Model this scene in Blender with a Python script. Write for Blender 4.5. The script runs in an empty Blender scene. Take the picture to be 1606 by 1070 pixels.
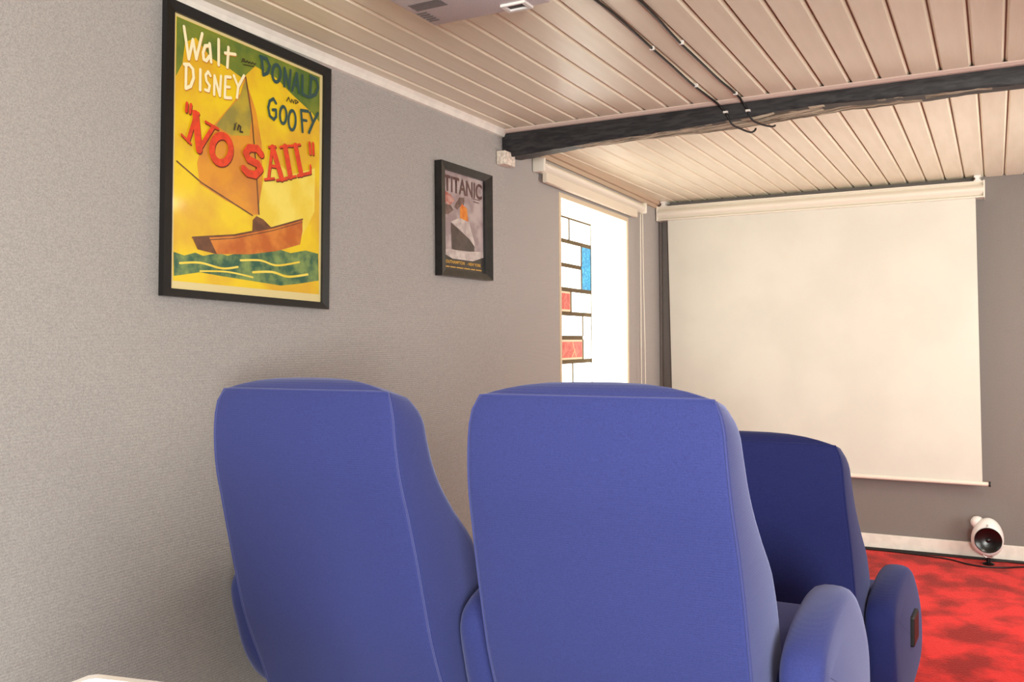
import bpy, bmesh, math, random
from mathutils import Vector, Matrix, noise
from mathutils.geometry import tessellate_polygon
random.seed(3)
PI = math.pi
S = bpy.context.scene
COL = S.collection

# ------------------------------------------------------------------ camera, world, light, exposure
cam_d = bpy.data.cameras.new('camera'); cam_d.sensor_width = 36.0
cam_d.lens = 36.0 * 1414.3 / 1606; cam_d.clip_start = 0.02
cam = bpy.data.objects.new('camera', cam_d); COL.objects.link(cam)
_r = Vector((0.88135408, 0.47239517, -0.00760142)); _u = Vector((0.00725465, 0.00255566, 0.99997042)); _f = Vector((-0.47240062, 0.88138316, 0.00117463))
m = Matrix((( _r.x, _u.x, -_f.x), (_r.y, _u.y, -_f.y), (_r.z, _u.z, -_f.z))).to_4x4()
m.translation = (0, 0, 1.30); cam.matrix_world = m
S.camera = cam

w = bpy.data.worlds.new('daylight'); S.world = w; w.use_nodes = True
w.node_tree.nodes['Background'].inputs[0].default_value = (0.80, 0.88, 1.0, 1)
w.node_tree.nodes['Background'].inputs[1].default_value = 1.0

def area(name, loc, look, sx, sy, power, col):
    d = bpy.data.lights.new(name, 'AREA'); d.shape = 'RECTANGLE'; d.size = sx; d.size_y = sy
    d.energy = power; d.color = col
    o = bpy.data.objects.new(name, d); COL.objects.link(o); o.location = loc
    o.rotation_euler = (Vector(look) - Vector(loc)).to_track_quat('-Z', 'Y').to_euler()
    return o
area('window_daylight', (0.95, -1.72, 1.25), (-1.95, 2.0, 0.95), 1.5, 1.2, 245, (0.97, 0.985, 0.93))
dl = area('added_side_fill', (1.72, 4.3, 1.25), (-1.6, 5.6, 2.0), 1.3, 1.5, 38, (0.98, 0.98, 0.90))  # added fill from the unseen right side, lifts rear ceiling and screen
dl.data.spread = math.radians(130)
area('added_ceiling_fill', (0.95, 4.1, 2.235), (0.6, 4.3, 0.0), 0.5, 0.5, 20, (1.0, 0.95, 0.82))  # added fill below the ceiling to brighten the rear, no lamp fitting here

S.view_settings.view_transform = 'Standard'
S.view_settings.look = 'None'
S.view_settings.gamma = 1.0
S.view_settings.exposure = 0.42
S.view_settings.use_curve_mapping = False

# ------------------------------------------------------------------ helpers
def lin(c):
    def f(v):
        v /= 255.0
        return v / 12.92 if v <= 0.04045 else ((v + 0.055) / 1.055) ** 2.4
    return (f(c[0]), f(c[1]), f(c[2]), 1.0)

def mat(name, rgb, rough=0.6, metal=0.0, spec=0.5, var=0.0, vscale=8.0, bump=0.0, bscale=200.0, emit=None, estr=0.0, sheen=0.0, coat=0.0, rgb2=None, ramp=(0.4, 0.6), coords='Object', stretch=(1, 1, 1), detail=3.0):
    M = bpy.data.materials.new(name); M.use_nodes = True
    N = M.node_tree.nodes; L = M.node_tree.links; B = N['Principled BSDF']
    B.inputs['Base Color'].default_value = lin(rgb)
    B.inputs['Roughness'].default_value = rough; B.inputs['Metallic'].default_value = metal
    B.inputs['Specular IOR Level'].default_value = spec
    if sheen:
        B.inputs['Sheen Weight'].default_value = sheen; B.inputs['Sheen Roughness'].default_value = 0.45
    if coat:
        B.inputs['Coat Weight'].default_value = coat; B.inputs['Coat Roughness'].default_value = 0.08
    tc = N.new('ShaderNodeTexCoord'); mp = N.new('ShaderNodeMapping')
    L.new(tc.outputs[coords], mp.inputs[0]); mp.inputs['Scale'].default_value = stretch
    if var or rgb2:
        n = N.new('ShaderNodeTexNoise'); n.inputs['Scale'].default_value = vscale; n.inputs['Detail'].default_value = detail
        L.new(mp.outputs[0], n.inputs['Vector'])
        r = N.new('ShaderNodeValToRGB'); L.new(n.outputs['Fac'], r.inputs[0]); L.new(r.outputs[0], B.inputs['Base Color'])
        r.color_ramp.elements[0].position = ramp[0]; r.color_ramp.elements[1].position = ramp[1]
        a = rgb if rgb2 else [max(0, v * (1 - var)) for v in rgb]
        b = rgb2 if rgb2 else [min(255, v * (1 + var)) for v in rgb]
        r.color_ramp.elements[0].color = lin(a); r.color_ramp.elements[1].color = lin(b)
    if bump:
        n2 = N.new('ShaderNodeTexNoise'); n2.inputs['Scale'].default_value = bscale; n2.inputs['Detail'].default_value = 3
        L.new(mp.outputs[0], n2.inputs['Vector'])
        bp = N.new('ShaderNodeBump'); bp.inputs['Strength'].default_value = bump; bp.inputs['Distance'].default_value = 0.002
        L.new(n2.outputs['Fac'], bp.inputs['Height']); L.new(bp.outputs[0], B.inputs['Normal'])
    if emit:
        B.inputs['Emission Color'].default_value = lin(emit); B.inputs['Emission Strength'].default_value = estr
    return M

def obj(name, bm, material=None, parent=None, smooth=False, loc=(0, 0, 0), rot=(0, 0, 0), recalc=True):
    if recalc: bmesh.ops.recalc_face_normals(bm, faces=bm.faces)
    me = bpy.data.meshes.new(name); bm.to_mesh(me); bm.free()
    if material: me.materials.append(material)
    if smooth is True:
        for p in me.polygons: p.use_smooth = True
    elif smooth:
        for p in me.polygons: p.use_smooth = True
        me.set_sharp_from_angle(angle=math.radians(smooth))
    o = bpy.data.objects.new(name, me); COL.objects.link(o)
    o.location = loc; o.rotation_euler = rot
    if parent: o.parent = parent
    return o

def thing(name, label, cat, loc=(0, 0, 0), rot=(0, 0, 0), group=None):
    o = bpy.data.objects.new(name, None); COL.objects.link(o); o.empty_display_size = 0.1
    o.location = loc; o.rotation_euler = rot
    o['label'] = label; o['category'] = cat
    if group: o['group'] = group
    return o

def tag(o, label, cat, group=None):
    o['label'] = label; o['category'] = cat
    if group: o['group'] = group
    return o

def struct(o): o['kind'] = 'structure'; return o

def box(bm, lo, hi, bev=0.0, seg=2, M=None):
    vs = bmesh.ops.create_cube(bm, size=1.0)['verts']
    for v in vs:
        v.co = Vector([lo[i] + (v.co[i] + 0.5) * (hi[i] - lo[i]) for i in range(3)])
    if bev > 0:
        es = list({e for v in vs for e in v.link_edges})
        r = bmesh.ops.bevel(bm, geom=es, offset=bev, segments=seg, profile=0.5, affect='EDGES')
        vs = list({v for f in r['faces'] for v in f.verts} | {v for v in vs if v.is_valid})
    if M is not None:
        for v in vs: v.co = M @ v.co
    return vs

def nb(*a, **k):
    bm = bmesh.new(); box(bm, *a, **k); return bm

def tube(bm, pts, r, n=8, cap=True):
    pts = [Vector(p) for p in pts]; rings = []
    up = Vector((0, 0, 1))
    prev = None
    for i, p in enumerate(pts):
        t = (pts[min(i + 1, len(pts) - 1)] - pts[max(i - 1, 0)]).normalized()
        if prev is None:
            a = t.cross(up)
            if a.length < 1e-3: a = t.cross(Vector((1, 0, 0)))
            a.normalize()
        else:
            a = (prev - t * prev.dot(t)).normalized()
        prev = a; b = t.cross(a)
        rr = r[i] if isinstance(r, (list, tuple)) else r
        rings.append([bm.verts.new(p + a * rr * math.cos(2 * PI * k / n) + b * rr * math.sin(2 * PI * k / n)) for k in range(n)])
    for i in range(len(rings) - 1):
        for k in range(n):
            bm.faces.new((rings[i][k], rings[i][(k + 1) % n], rings[i + 1][(k + 1) % n], rings[i + 1][k]))
    if cap:
        bm.faces.new(rings[0][::-1]); bm.faces.new(rings[-1])

def smooth_pts(P, n=8):
    """Catmull-Rom through the points"""
    P = [Vector(p) for p in P]; out = []
    for i in range(len(P) - 1):
        p0 = P[max(i - 1, 0)]; p1 = P[i]; p2 = P[i + 1]; p3 = P[min(i + 2, len(P) - 1)]
        for k in range(n):
            t = k / n
            out.append(0.5 * ((2 * p1) + (p2 - p0) * t + (2 * p0 - 5 * p1 + 4 * p2 - p3) * t * t + (3 * p1 - p0 - 3 * p2 + p3) * t ** 3))
    out.append(P[-1]); return out

def interp(tab, x):
    """smooth lookup in [(x, a, b, ...)] sorted by x"""
    if x <= tab[0][0]: return tab[0][1:]
    if x >= tab[-1][0]: return tab[-1][1:]
    for i in range(len(tab) - 1):
        if tab[i][0] <= x <= tab[i + 1][0]:
            t = (x - tab[i][0]) / (tab[i + 1][0] - tab[i][0])
            p0 = tab[max(i - 1, 0)]; p1 = tab[i]; p2 = tab[i + 1]; p3 = tab[min(i + 2, len(tab) - 1)]
            return [0.5 * (2 * p1[j] + (p2[j] - p0[j]) * t + (2 * p0[j] - 5 * p1[j] + 4 * p2[j] - p3[j]) * t * t + (3 * p1[j] - p0[j] - 3 * p2[j] + p3[j]) * t ** 3) for j in range(1, len(p1))]

def extrude_x(bm, prof, x0, x1):
    """closed profile [(y, z)] swept along X"""
    a = [bm.verts.new((x0, y, z)) for y, z in prof]; b = [bm.verts.new((x1, y, z)) for y, z in prof]
    n = len(prof)
    for i in range(n): bm.faces.new((a[i], a[(i + 1) % n], b[(i + 1) % n], b[i]))
    bm.faces.new(a[::-1]); bm.faces.new(b)

def extrude_y(bm, prof, y0, y1):
    """closed profile [(x, z)] swept along Y"""
    a = [bm.verts.new((x, y0, z)) for x, z in prof]; b = [bm.verts.new((x, y1, z)) for x, z in prof]
    n = len(prof)
    for i in range(n): bm.faces.new((a[i], a[(i + 1) % n], b[(i + 1) % n], b[i]))
    bm.faces.new(a[::-1]); bm.faces.new(b)

def sheet(bm, pts, x):
    """flat printed outline [(y, z)] in the plane x, facing +X"""
    P = [Vector((0, p[0], p[1])) for p in pts]
    vs = [bm.verts.new((x, p.y, p.z)) for p in P]
    for t in tessellate_polygon([P]):
        f = bm.faces.new([vs[i] for i in t]); f.normal_update()
        if f.normal.x < 0: f.normal_flip()

def stroke(bm, pts, w, x):
    """brush stroke in the plane x, points (y, z), half width w; split where it turns sharply so that nothing overlaps in one plane"""
    P = [Vector((p[0], p[1])) for p in pts]
    runs = [[P[0]]]
    for i in range(1, len(P)):
        runs[-1].append(P[i])
        if i < len(P) - 1:
            a = (P[i] - P[i - 1]).normalized(); b = (P[i + 1] - P[i]).normalized()
            if a.dot(b) < 0.25: runs.append([P[i]])
    for k, R in enumerate(runs):
        xx = x + 0.00006 * k; n = len(R); L = []; Q = []
        closed = n > 4 and (R[0] - R[-1]).length < 1e-4
        for i in range(n):
            d0 = (R[i] - R[i - 1]).normalized() if i > 0 else ((R[0] - R[-2]).normalized() if closed else None)
            d1 = (R[i + 1] - R[i]).normalized() if i < n - 1 else ((R[1] - R[0]).normalized() if closed else None)
            d = ((d0 if d0 is not None else d1) + (d1 if d1 is not None else d0)).normalized()
            c = max(0.55, abs(d.dot(d1 if d1 is not None else d0)))
            nn = Vector((-d.y, d.x)) * (w / c)
            L.append(bm.verts.new((xx, *(R[i] + nn)))); Q.append(bm.verts.new((xx, *(R[i] - nn))))
        fs = [bm.faces.new((L[i], Q[i], Q[i + 1], L[i + 1])) for i in range(n - 1)]
        if not closed:
            for e, d in ((0, (R[0] - R[1]).normalized()), (n - 1, (R[-1] - R[-2]).normalized())):
                a = math.atan2(d.y, d.x)
                arc = [bm.verts.new((xx, R[e].x + w * math.cos(a + t), R[e].y + w * math.sin(a + t))) for t in (-PI / 3, -PI / 6, 0, PI / 6, PI / 3)]
                fs.append(bm.faces.new(([Q[0]] if e == 0 else [L[e]]) [::1] + arc[::-1] + ([L[0]] if e == 0 else [Q[e]])) if False else bm.faces.new([Q[e] if e == n - 1 else L[e]] + arc + [L[e] if e == n - 1 else Q[e]]))
        for f in fs:
            f.normal_update()
            if f.normal.x < 0: f.normal_flip()

def text_bm(body, size, x, y, z, shear=0.0, bold=0.0, width=None, align='LEFT', rotz=0.0):
    """lettering facing +X: reads along +Y, up +Z"""
    cu = bpy.data.curves.new('t', 'FONT'); cu.body = body; cu.size = size; cu.shear = shear; cu.offset = bold; cu.align_x = align
    o = bpy.data.objects.new('t', cu); COL.objects.link(o)
    dg = bpy.context.evaluated_depsgraph_get(); dg.update()
    me = bpy.data.meshes.new_from_object(o.evaluated_get(dg))
    bm = bmesh.new(); bm.from_mesh(me)
    bpy.data.objects.remove(o); bpy.data.curves.remove(cu); bpy.data.meshes.remove(me)
    xs = [v.co.x for v in bm.verts]; sx = width / (max(xs) - min(xs)) if width else 1.0
    c, s = math.cos(rotz), math.sin(rotz)
    for v in bm.verts:
        px, py = v.co.x * sx, v.co.y
        v.co = Vector((x, y + px * c - py * s, z + px * s + py * c))
    return bm

# ------------------------------------------------------------------ materials
def fabric(name, rgb, rgb2):
    M = mat(name, rgb, rough=0.85, spec=0.2, sheen=0.4, rgb2=rgb2, vscale=420.0, ramp=(0.3, 0.7))
    N = M.node_tree.nodes; L = M.node_tree.links; B = N['Principled BSDF']
    B.inputs['Sheen Tint'].default_value = (0.62, 0.66, 1.0, 1)
    tc = N.new('ShaderNodeTexCoord'); wv = N.new('ShaderNodeTexWave'); wv.bands_direction = 'Z'
    wv.inputs['Scale'].default_value = 62.0; wv.inputs['Distortion'].default_value = 1.5; wv.inputs['Detail Scale'].default_value = 6.0
    L.new(tc.outputs['Object'], wv.inputs['Vector'])
    ns = N.new('ShaderNodeTexNoise'); ns.inputs['Scale'].default_value = 420.0; L.new(tc.outputs['Object'], ns.inputs['Vector'])
    ad = N.new('ShaderNodeMath'); ad.operation = 'ADD'; L.new(wv.outputs['Fac'], ad.inputs[0]); L.new(ns.outputs['Fac'], ad.inputs[1])
    bp = N.new('ShaderNodeBump'); bp.inputs['Strength'].default_value = 0.22; bp.inputs['Distance'].default_value = 0.0010
    L.new(ad.outputs[0], bp.inputs['Height']); L.new(bp.outputs[0], B.inputs['Normal'])
    return M

def wallpaper(name, rgb):
    M = mat(name, rgb, rough=0.8, spec=0.25, var=0.07, vscale=330.0, ramp=(0.35, 0.65))
    N = M.node_tree.nodes; L = M.node_tree.links; B = N['Principled BSDF']
    tc = N.new('ShaderNodeTexCoord'); wv = N.new('ShaderNodeTexWave'); wv.bands_direction = 'Z'
    wv.inputs['Scale'].default_value = 42.0; wv.inputs['Distortion'].default_value = 2.2; wv.inputs['Detail'].default_value = 2; wv.inputs['Detail Scale'].default_value = 9.0
    L.new(tc.outputs['Object'], wv.inputs['Vector'])
    ns = N.new('ShaderNodeTexNoise'); ns.inputs['Scale'].default_value = 300.0; L.new(tc.outputs['Object'], ns.inputs['Vector'])
    ad = N.new('ShaderNodeMath'); ad.operation = 'ADD'; L.new(wv.outputs['Fac'], ad.inputs[0]); L.new(ns.outputs['Fac'], ad.inputs[1])
    bp = N.new('ShaderNodeBump'); bp.inputs['Strength'].default_value = 0.45; bp.inputs['Distance'].default_value = 0.0015
    L.new(ad.outputs[0], bp.inputs['Height']); L.new(bp.outputs[0], B.inputs['Normal'])
    return M

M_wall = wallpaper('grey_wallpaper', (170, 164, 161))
M_wall_far = wallpaper('shaded_grey_wallpaper', (132, 125, 121))  # same wallpaper, the far wall's dimmer light put into a darker colour
M_white = mat('white_painted_trim', (236, 230, 220), rough=0.45, var=0.02, vscale=20)
M_reveal = mat('white_reveal_paint', (250, 247, 240), rough=0.35)
M_board = mat('white_painted_board', (236, 227, 203), rough=0.33, spec=0.5, rgb2=(243, 235, 213), vscale=5.0, stretch=(6, 0.6, 6), ramp=(0.35, 0.65))
M_joint = mat('board_joint', (150, 126, 108), rough=0.7)
M_beam = mat('black_painted_beam', (26, 26, 30), rough=0.55, rgb2=(50, 48, 50), vscale=40, stretch=(0.4, 2, 2), bump=0.8, bscale=45)
M_cable = mat('black_cable', (16, 14, 16), rough=0.4)
M_clip = mat('white_clip', (235, 230, 224), rough=0.4)
M_frame = mat('black_frame', (12, 12, 13), rough=0.42, var=0.2, vscale=60)
M_blue = fabric('blue_fabric', (54, 61, 122), (65, 73, 139))
M_blueshade = fabric('shaded_blue_fabric', (34, 39, 92), (42, 48, 106))  # copy of the blue fabric, darkened to paint in the front chair's shade
M_blueshade.node_tree.nodes['Principled BSDF'].inputs['Sheen Weight'].default_value = 0.15
M_seam = mat('blue_piping', (62, 70, 138), rough=0.8, sheen=0.5)
M_darkmetal = mat('black_metal', (20, 20, 22), rough=0.4, metal=0.6)
M_plastic_black = mat('black_plastic', (24, 24, 26), rough=0.45)
M_screen = mat('white_screen_cloth', (216, 213, 202), rough=0.75, var=0.012, vscale=3)
M_case = mat('cream_white_case', (232, 224, 210), rough=0.3, spec=0.5)
M_plastic_white = mat('white_plastic', (238, 234, 230), rough=0.35)
M_proj = mat('white_projector_plastic', (205, 196, 198), rough=0.5, var=0.04, vscale=300)

# carpet: red pile brushed into lighter and darker patches
M_carpet = mat('red_carpet', (146, 8, 18), rough=0.95, spec=0.1, sheen=0.4, rgb2=(236, 44, 46), vscale=5.5, ramp=(0.38, 0.58), detail=9, stretch=(1.0, 0.8, 1), coords='Object')
_N = M_carpet.node_tree.nodes; _L = M_carpet.node_tree.links
_n = _N.new('ShaderNodeTexNoise'); _n.inputs['Scale'].default_value = 90; _n.inputs['Detail'].default_value = 6
_tc = _N.new('ShaderNodeTexCoord'); _L.new(_tc.outputs['Object'], _n.inputs['Vector'])
_b = _N.new('ShaderNodeBump'); _b.inputs['Strength'].default_value = 0.9; _b.inputs['Distance'].default_value = 0.012
_L.new(_n.outputs['Fac'], _b.inputs['Height']); _L.new(_b.outputs[0], _N['Principled BSDF'].inputs['Normal'])
_N['Principled BSDF'].inputs['Sheen Tint'].default_value = (1.0, 0.35, 0.3, 1)

# ------------------------------------------------------------------ room shell
XL, XR, YB, YF, ZC = -1.95, 1.80, -1.80, 6.00, 2.25
YBEAM = 3.60
fl = struct(obj('floor', nb((XL - 0.35, YB - 0.1, -0.10), (XR + 0.1, YF + 0.1, 0.0)), M_carpet))
struct(obj('floor_riser', nb((XL + 0.002, YB + 0.002, 0.001), (0.95, 2.30, 0.20), bev=0.01), mat('grey_riser_carpet', (96, 88, 84), rough=0.95, var=0.1, vscale=120)))
struct(obj('wall_left', nb((XL - 0.30, YB - 0.1, 0.001), (XL, YBEAM, ZC + 0.05)), M_wall))
struct(obj('wall_right', nb((XR, YB - 0.1, 0.001), (XR + 0.1, YF + 0.1, ZC + 0.05)), M_wall))
struct(obj('wall_back', nb((XL, YB - 0.1, 0.001), (XR, YB, ZC + 0.05)), M_wall))
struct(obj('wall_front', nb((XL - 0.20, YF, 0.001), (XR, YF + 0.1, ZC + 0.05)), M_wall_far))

# rear part of the left wall swings out by a little over two degrees; built in its own frame (x = into room, y = along)
RS = math.atan(0.04)
RW = Matrix.Translation((XL, YBEAM, 0)) @ Matrix.Rotation(RS, 4, 'Z')
rot_rw = (0, 0, RS); loc_rw = (XL, YBEAM, 0)
O0, O1, OZ0, OZ1, DEP = 0.605, 1.705, 0.965, 2.066, 0.24
bm = bmesh.new(); WL = 2.402
box(bm, (-0.30, 0.0, 0.001), (0, O0, ZC + 0.05))
box(bm, (-0.30, O1, 0.001), (0, WL, ZC + 0.05))
box(bm, (-0.30, O0, 0.001), (0, O1, OZ0))
box(bm, (-0.30, O0, OZ1), (0, O1, ZC + 0.05))
wr = struct(obj('wall_left', bm, M_wall, loc=loc_rw, rot=rot_rw))

# window recess: white lining boards, thin cream edging, glass block panel
win = bpy.data.objects.new('window_1', None); COL.objects.link(win); win.location = loc_rw; win.rotation_euler = rot_rw; struct(win)
win['label'] = 'deep white window recess filled with clear, blue and red glass blocks'
T = 0.012
bm = bmesh.new()
box(bm, (-DEP, O0, OZ0), (0.0, O0 + T, OZ1)); box(bm, (-DEP, O1 - T, OZ0), (0.0, O1, OZ1))
box(bm, (-DEP, O0 + T, OZ1 - T), (0.0, O1 - T, OZ1)); box(bm, (-DEP, O0 + T, OZ0), (0.0, O1 - T, OZ0 + T))
obj('lining', bm, M_reveal, win)
M_edge = mat('cream_edging', (214, 196, 170), rough=0.5)
bm = bmesh.new(); E0 = 0.004; EW = 0.020
box(bm, (-0.004, O0 - 0.004, OZ0), (E0, O0 + EW, OZ1 + 0.004)); box(bm, (-0.004, O1 - EW, OZ0), (E0, O1 + 0.004, OZ1 + 0.004))
box(bm, (-0.004, O0 + EW, OZ1 - EW), (E0, O1 - EW, OZ1 + 0.004)); box(bm, (-0.004, O0 + EW, OZ0), (E0, O1 - EW, OZ0 + EW))
obj('edging', bm, M_edge, win)
M_mortar = mat('brown_mortar', (96, 78, 52), rough=0.9, bump=0.3, bscale=80)
obj('mortar', nb((-DEP - 0.055, O0, OZ0), (-DEP - 0.0025, O1, OZ1)), M_mortar, win)

def glassmat(name, rgb, em, st, em2=None, nscale=30):
    M = mat(name, rgb, rough=0.3, spec=0.25, coat=0.0)
    N = M.node_tree.nodes; L = M.node_tree.links; B = N['Principled BSDF']
    B.inputs['Emission Strength'].default_value = st; B.inputs['Emission Color'].default_value = lin(em)
    if em2:
        tc = N.new('ShaderNodeTexCoord'); n = N.new('ShaderNodeTexNoise'); n.inputs['Scale'].default_value = nscale; n.inputs['Distortion'].default_value = 2.5; n.inputs['Detail'].default_value = 2
        L.new(tc.outputs['Object'], n.inputs['Vector']); r = N.new('ShaderNodeValToRGB'); L.new(n.outputs['Fac'], r.inputs[0])
        r.color_ramp.elements[0].position = 0.42; r.color_ramp.elements[1].position = 0.62
        r.color_ramp.elements[0].color = lin(em); r.color_ramp.elements[1].color = lin(em2)
        L.new(r.outputs[0], B.inputs['Emission Color'])
    return M
G_white = glassmat('clear_backlit_glass', (240, 245, 240), (253, 251, 234), 2.8, (255, 255, 252), 12)
G_blue = glassmat('turquoise_backlit_glass', (0, 30, 60), (0, 138, 192), 0.9, (90, 205, 232), 26)
G_red = glassmat('red_backlit_glass', (60, 6, 4), (214, 60, 44), 0.75, (235, 110, 88), 14)
G_pale = glassmat('pale_glass_rim', (90, 70, 50), (255, 205, 160), 0.7)
ZT = 2.041; PR = 0.1435
def rz(i): return ZT - PR * i
C0, C1, C2, C3, C4 = O0 + T, 1.0, 1.18, 1.358, O1 - T
cells = [(0, 1, C0, 0.99, 'w'), (0, 1, 0.99, 1.33, 'w'), (0, 1, 1.33, C4, 'w')]
cells = [(0, 1, C0, 1.02, 'w'), (0, 1, 1.02, 1.325, 'w'), (0, 1, 1.325, C4, 'w'),
         (1, 2, C0, 1.18, 'w'), (1, 2, 1.18, 1.524, 'w'), (1, 3, 1.524, C4, 'b'), (2, 3, C0, 1.10, 'w'), (2, 3, 1.10, 1.524, 'w'),
         (3, 4, C0, 1.12, 'w'), (3, 4, 1.12, 1.352, 'r'), (3, 4, 1.352, C4, 'w'),
         (4, 5, C0, 1.17, 'w'), (4, 5, 1.17, 1.540, 'w'), (4, 6, 1.540, C4, 'w'),
         (5, 6, C0, 1.10, 'w'), (5, 6, 1.10, 1.545, 'r'),
         (6, 7, C0, 1.02, 'w'), (6, 7, 1.02, 1.368, 'w'), (6, 7, 1.368, C4, 'w')]
cells = [c for c in cells if not (c[0] == 0 and c[2] == 1.02)] + [(0, 1, 1.02, 1.325, 'w')]
VB = OZ0 + T
for (r0, r1, a, b, k) in cells:
    z1, z0 = rz(r0) - 0.012, rz(r1) + 0.012
    if r1 == 7: z0 = VB + 0.004
    if r0 == 0: z1 = OZ1 - T - 0.008
    if r0 == 0: z1 = rz(0) - 0.009
    bw = nb((-DEP - 0.045, a + 0.0065, z0), (-DEP - 0.001, b - 0.0065, z1), bev=0.002, seg=1)
    g = obj('glass_block', bw, {'w': G_white, 'b': G_blue, 'r': G_pale}[k], win)
    if k == 'b': g['label'] = 'turquoise blue glass block'
    if k == 'r':
        g['label'] = 'red glass block with pale rim'
        bi = nb((-DEP - 0.002, a + 0.012, z0 + 0.012), (-DEP + 0.003, b - 0.024, z1 - 0.012), bev=0.001, seg=1)
        obj('red_core', bi, G_red, g)
        if r0 == 5:
            bi = bmesh.new()
            for (p, q) in (((1.36, z1 - 0.014), (1.42, z0 + 0.014)), ((1.35, z0 + 0.014), (1.40, z0 + 0.06))):
                tube(bi, [(-DEP + 0.003, p[0], p[1]), (-DEP + 0.003, q[0], q[1])], 0.004, 6)
            obj('glass_ridge', bi, G_pale, g)
    if b < C4: obj('cement_joint', nb((-DEP - 0.004, b - 0.0075, z0 - 0.003), (-DEP + 0.002, b + 0.0075, z1 + 0.003)), M_mortar, win)
# filler strip above the top row
obj('head_lining', nb((-DEP - 0.05, O0 + T, rz(0) + 0.001), (-DEP + 0.001, O1 - T, OZ1 - T)), M_reveal, win)

# ------------------------------------------------------------------ ceiling boards
ceil = struct(obj('ceiling', nb((XL - 0.35, YB - 0.1, ZC + 0.012), (XR + 0.1, YF + 0.1, ZC + 0.05)), M_joint))
def board_mesh(name, pitch, y0, y1, mt):
    w_ = pitch / 2; bm = bmesh.new()
    # flat face with chamfered edges, open joint of about 7 mm
    extrude_y(bm, [(-w_ + 0.0025, ZC + 0.0118), (-w_ + 0.0025, ZC + 0.0095), (-w_ + 0.0095, ZC), (w_ - 0.0095, ZC), (w_ - 0.0025, ZC + 0.0095), (w_ - 0.0025, ZC + 0.0118)], y0, y1)
    bmesh.ops.recalc_face_normals(bm, faces=bm.faces)
    me = bpy.data.meshes.new(name); bm.to_mesh(me); bm.free(); me.materials.append(mt); return me
me_f = board_mesh('front_board', 0.1003, YB + 0.002, 3.57, M_board)
me_r = board_mesh('rear_board', 0.1035, 3.72, YF - 0.004, M_board)
for me, g0, p, x0, x1 in ((me_f, 0.035, 0.1003, XL, XR), (me_r, 0.052, 0.1035, XL - 0.09, XR)):
    k = int(math.floor((x0 - g0) / p)) + 1
    while True:
        cx = g0 + p * (k - 0.5); k += 1
        if cx < x0 + p * 0.2: continue
        if cx + p / 2 > x1 + 0.01: break
        o = bpy.data.objects.new('board', me); COL.objects.link(o); o.location = (cx, 0, 0); o.parent = ceil

# rough black beam across the room, worn pale underside
def worn_mat():
    M = bpy.data.materials.new('worn_whitewashed_wood'); M.use_nodes = True
    N = M.node_tree.nodes; L = M.node_tree.links; B = N['Principled BSDF']; B.inputs['Roughness'].default_value = 0.8
    tc = N.new('ShaderNodeTexCoord'); mp = N.new('ShaderNodeMapping'); mp.inputs['Scale'].default_value = (2.2, 16, 8); L.new(tc.outputs['Object'], mp.inputs[0])
    n = N.new('ShaderNodeTexNoise'); n.inputs['Scale'].default_value = 3.0; n.inputs['Detail'].default_value = 7; n.inputs['Roughness'].default_value = 0.7; n.inputs['Distortion'].default_value = 0.8
    L.new(mp.outputs[0], n.inputs['Vector']); r = N.new('ShaderNodeValToRGB'); L.new(n.outputs['Fac'], r.inputs[0])
    e = r.color_ramp.elements; e[0].position = 0.36; e[0].color = lin((34, 30, 28)); e[1].position = 0.56; e[1].color = lin((206, 200, 176))
    x = e.new(0.45); x.color = lin((112, 104, 84))
    L.new(r.outputs[0], B.inputs['Base Color'])
    b = N.new('ShaderNodeBump'); b.inputs['Strength'].default_value = 0.8; b.inputs['Distance'].default_value = 0.006; L.new(n.outputs['Fac'], b.inputs['Height']); L.new(b.outputs[0], B.inputs['Normal'])
    return M
M_worn = worn_mat()
ztab = [(-1.96, 2.128), (-1.80, 2.134), (-1.60, 2.146), (-1.31, 2.156), (-1.09, 2.163), (-0.93, 2.172), (-0.60, 2.188), (-0.32, 2.181), (-0.11, 2.176), (0.10, 2.172), (1.80, 2.168)]
ztab2 = [(-1.96, 2.150), (-1.80, 2.158), (-1.60, 2.172), (-1.31, 2.176), (-0.93, 2.176), (-0.60, 2.192), (-0.32, 2.196), (0.10, 2.200), (1.80, 2.196)]
bm = bmesh.new(); NX = 260; rings = []
for i in range(NX + 1):
    x = XL + (XR - XL) * i / NX
    nf = noise.noise(Vector((x * 9, 0, 1))) * 0.004 + noise.noise(Vector((x * 34, 3, 1))) * 0.0022
    nr = noise.noise(Vector((x * 7, 5, 1))) * 0.005 + noise.noise(Vector((x * 30, 8, 1))) * 0.002
    zb = interp(ztab, x)[0] + nf; zr = interp(ztab2, x)[0] + nr
    # faces: front, arris, underside (4), back
    P = [(3.56, ZC + 0.011), (3.558, 2.225), (3.558 + nf * 0.6, zb + 0.012), (3.564 + nr * 0.5, zb + 0.001), (3.60, zb * 0.62 + zr * 0.38 + nf), (3.66, zb * 0.3 + zr * 0.7 + nr), (3.735, zr), (3.745, zr + 0.01), (3.745, ZC + 0.011)]
    rings.append([bm.verts.new((x, y, z)) for y, z in P])
dk, wn = 0, 1
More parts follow.
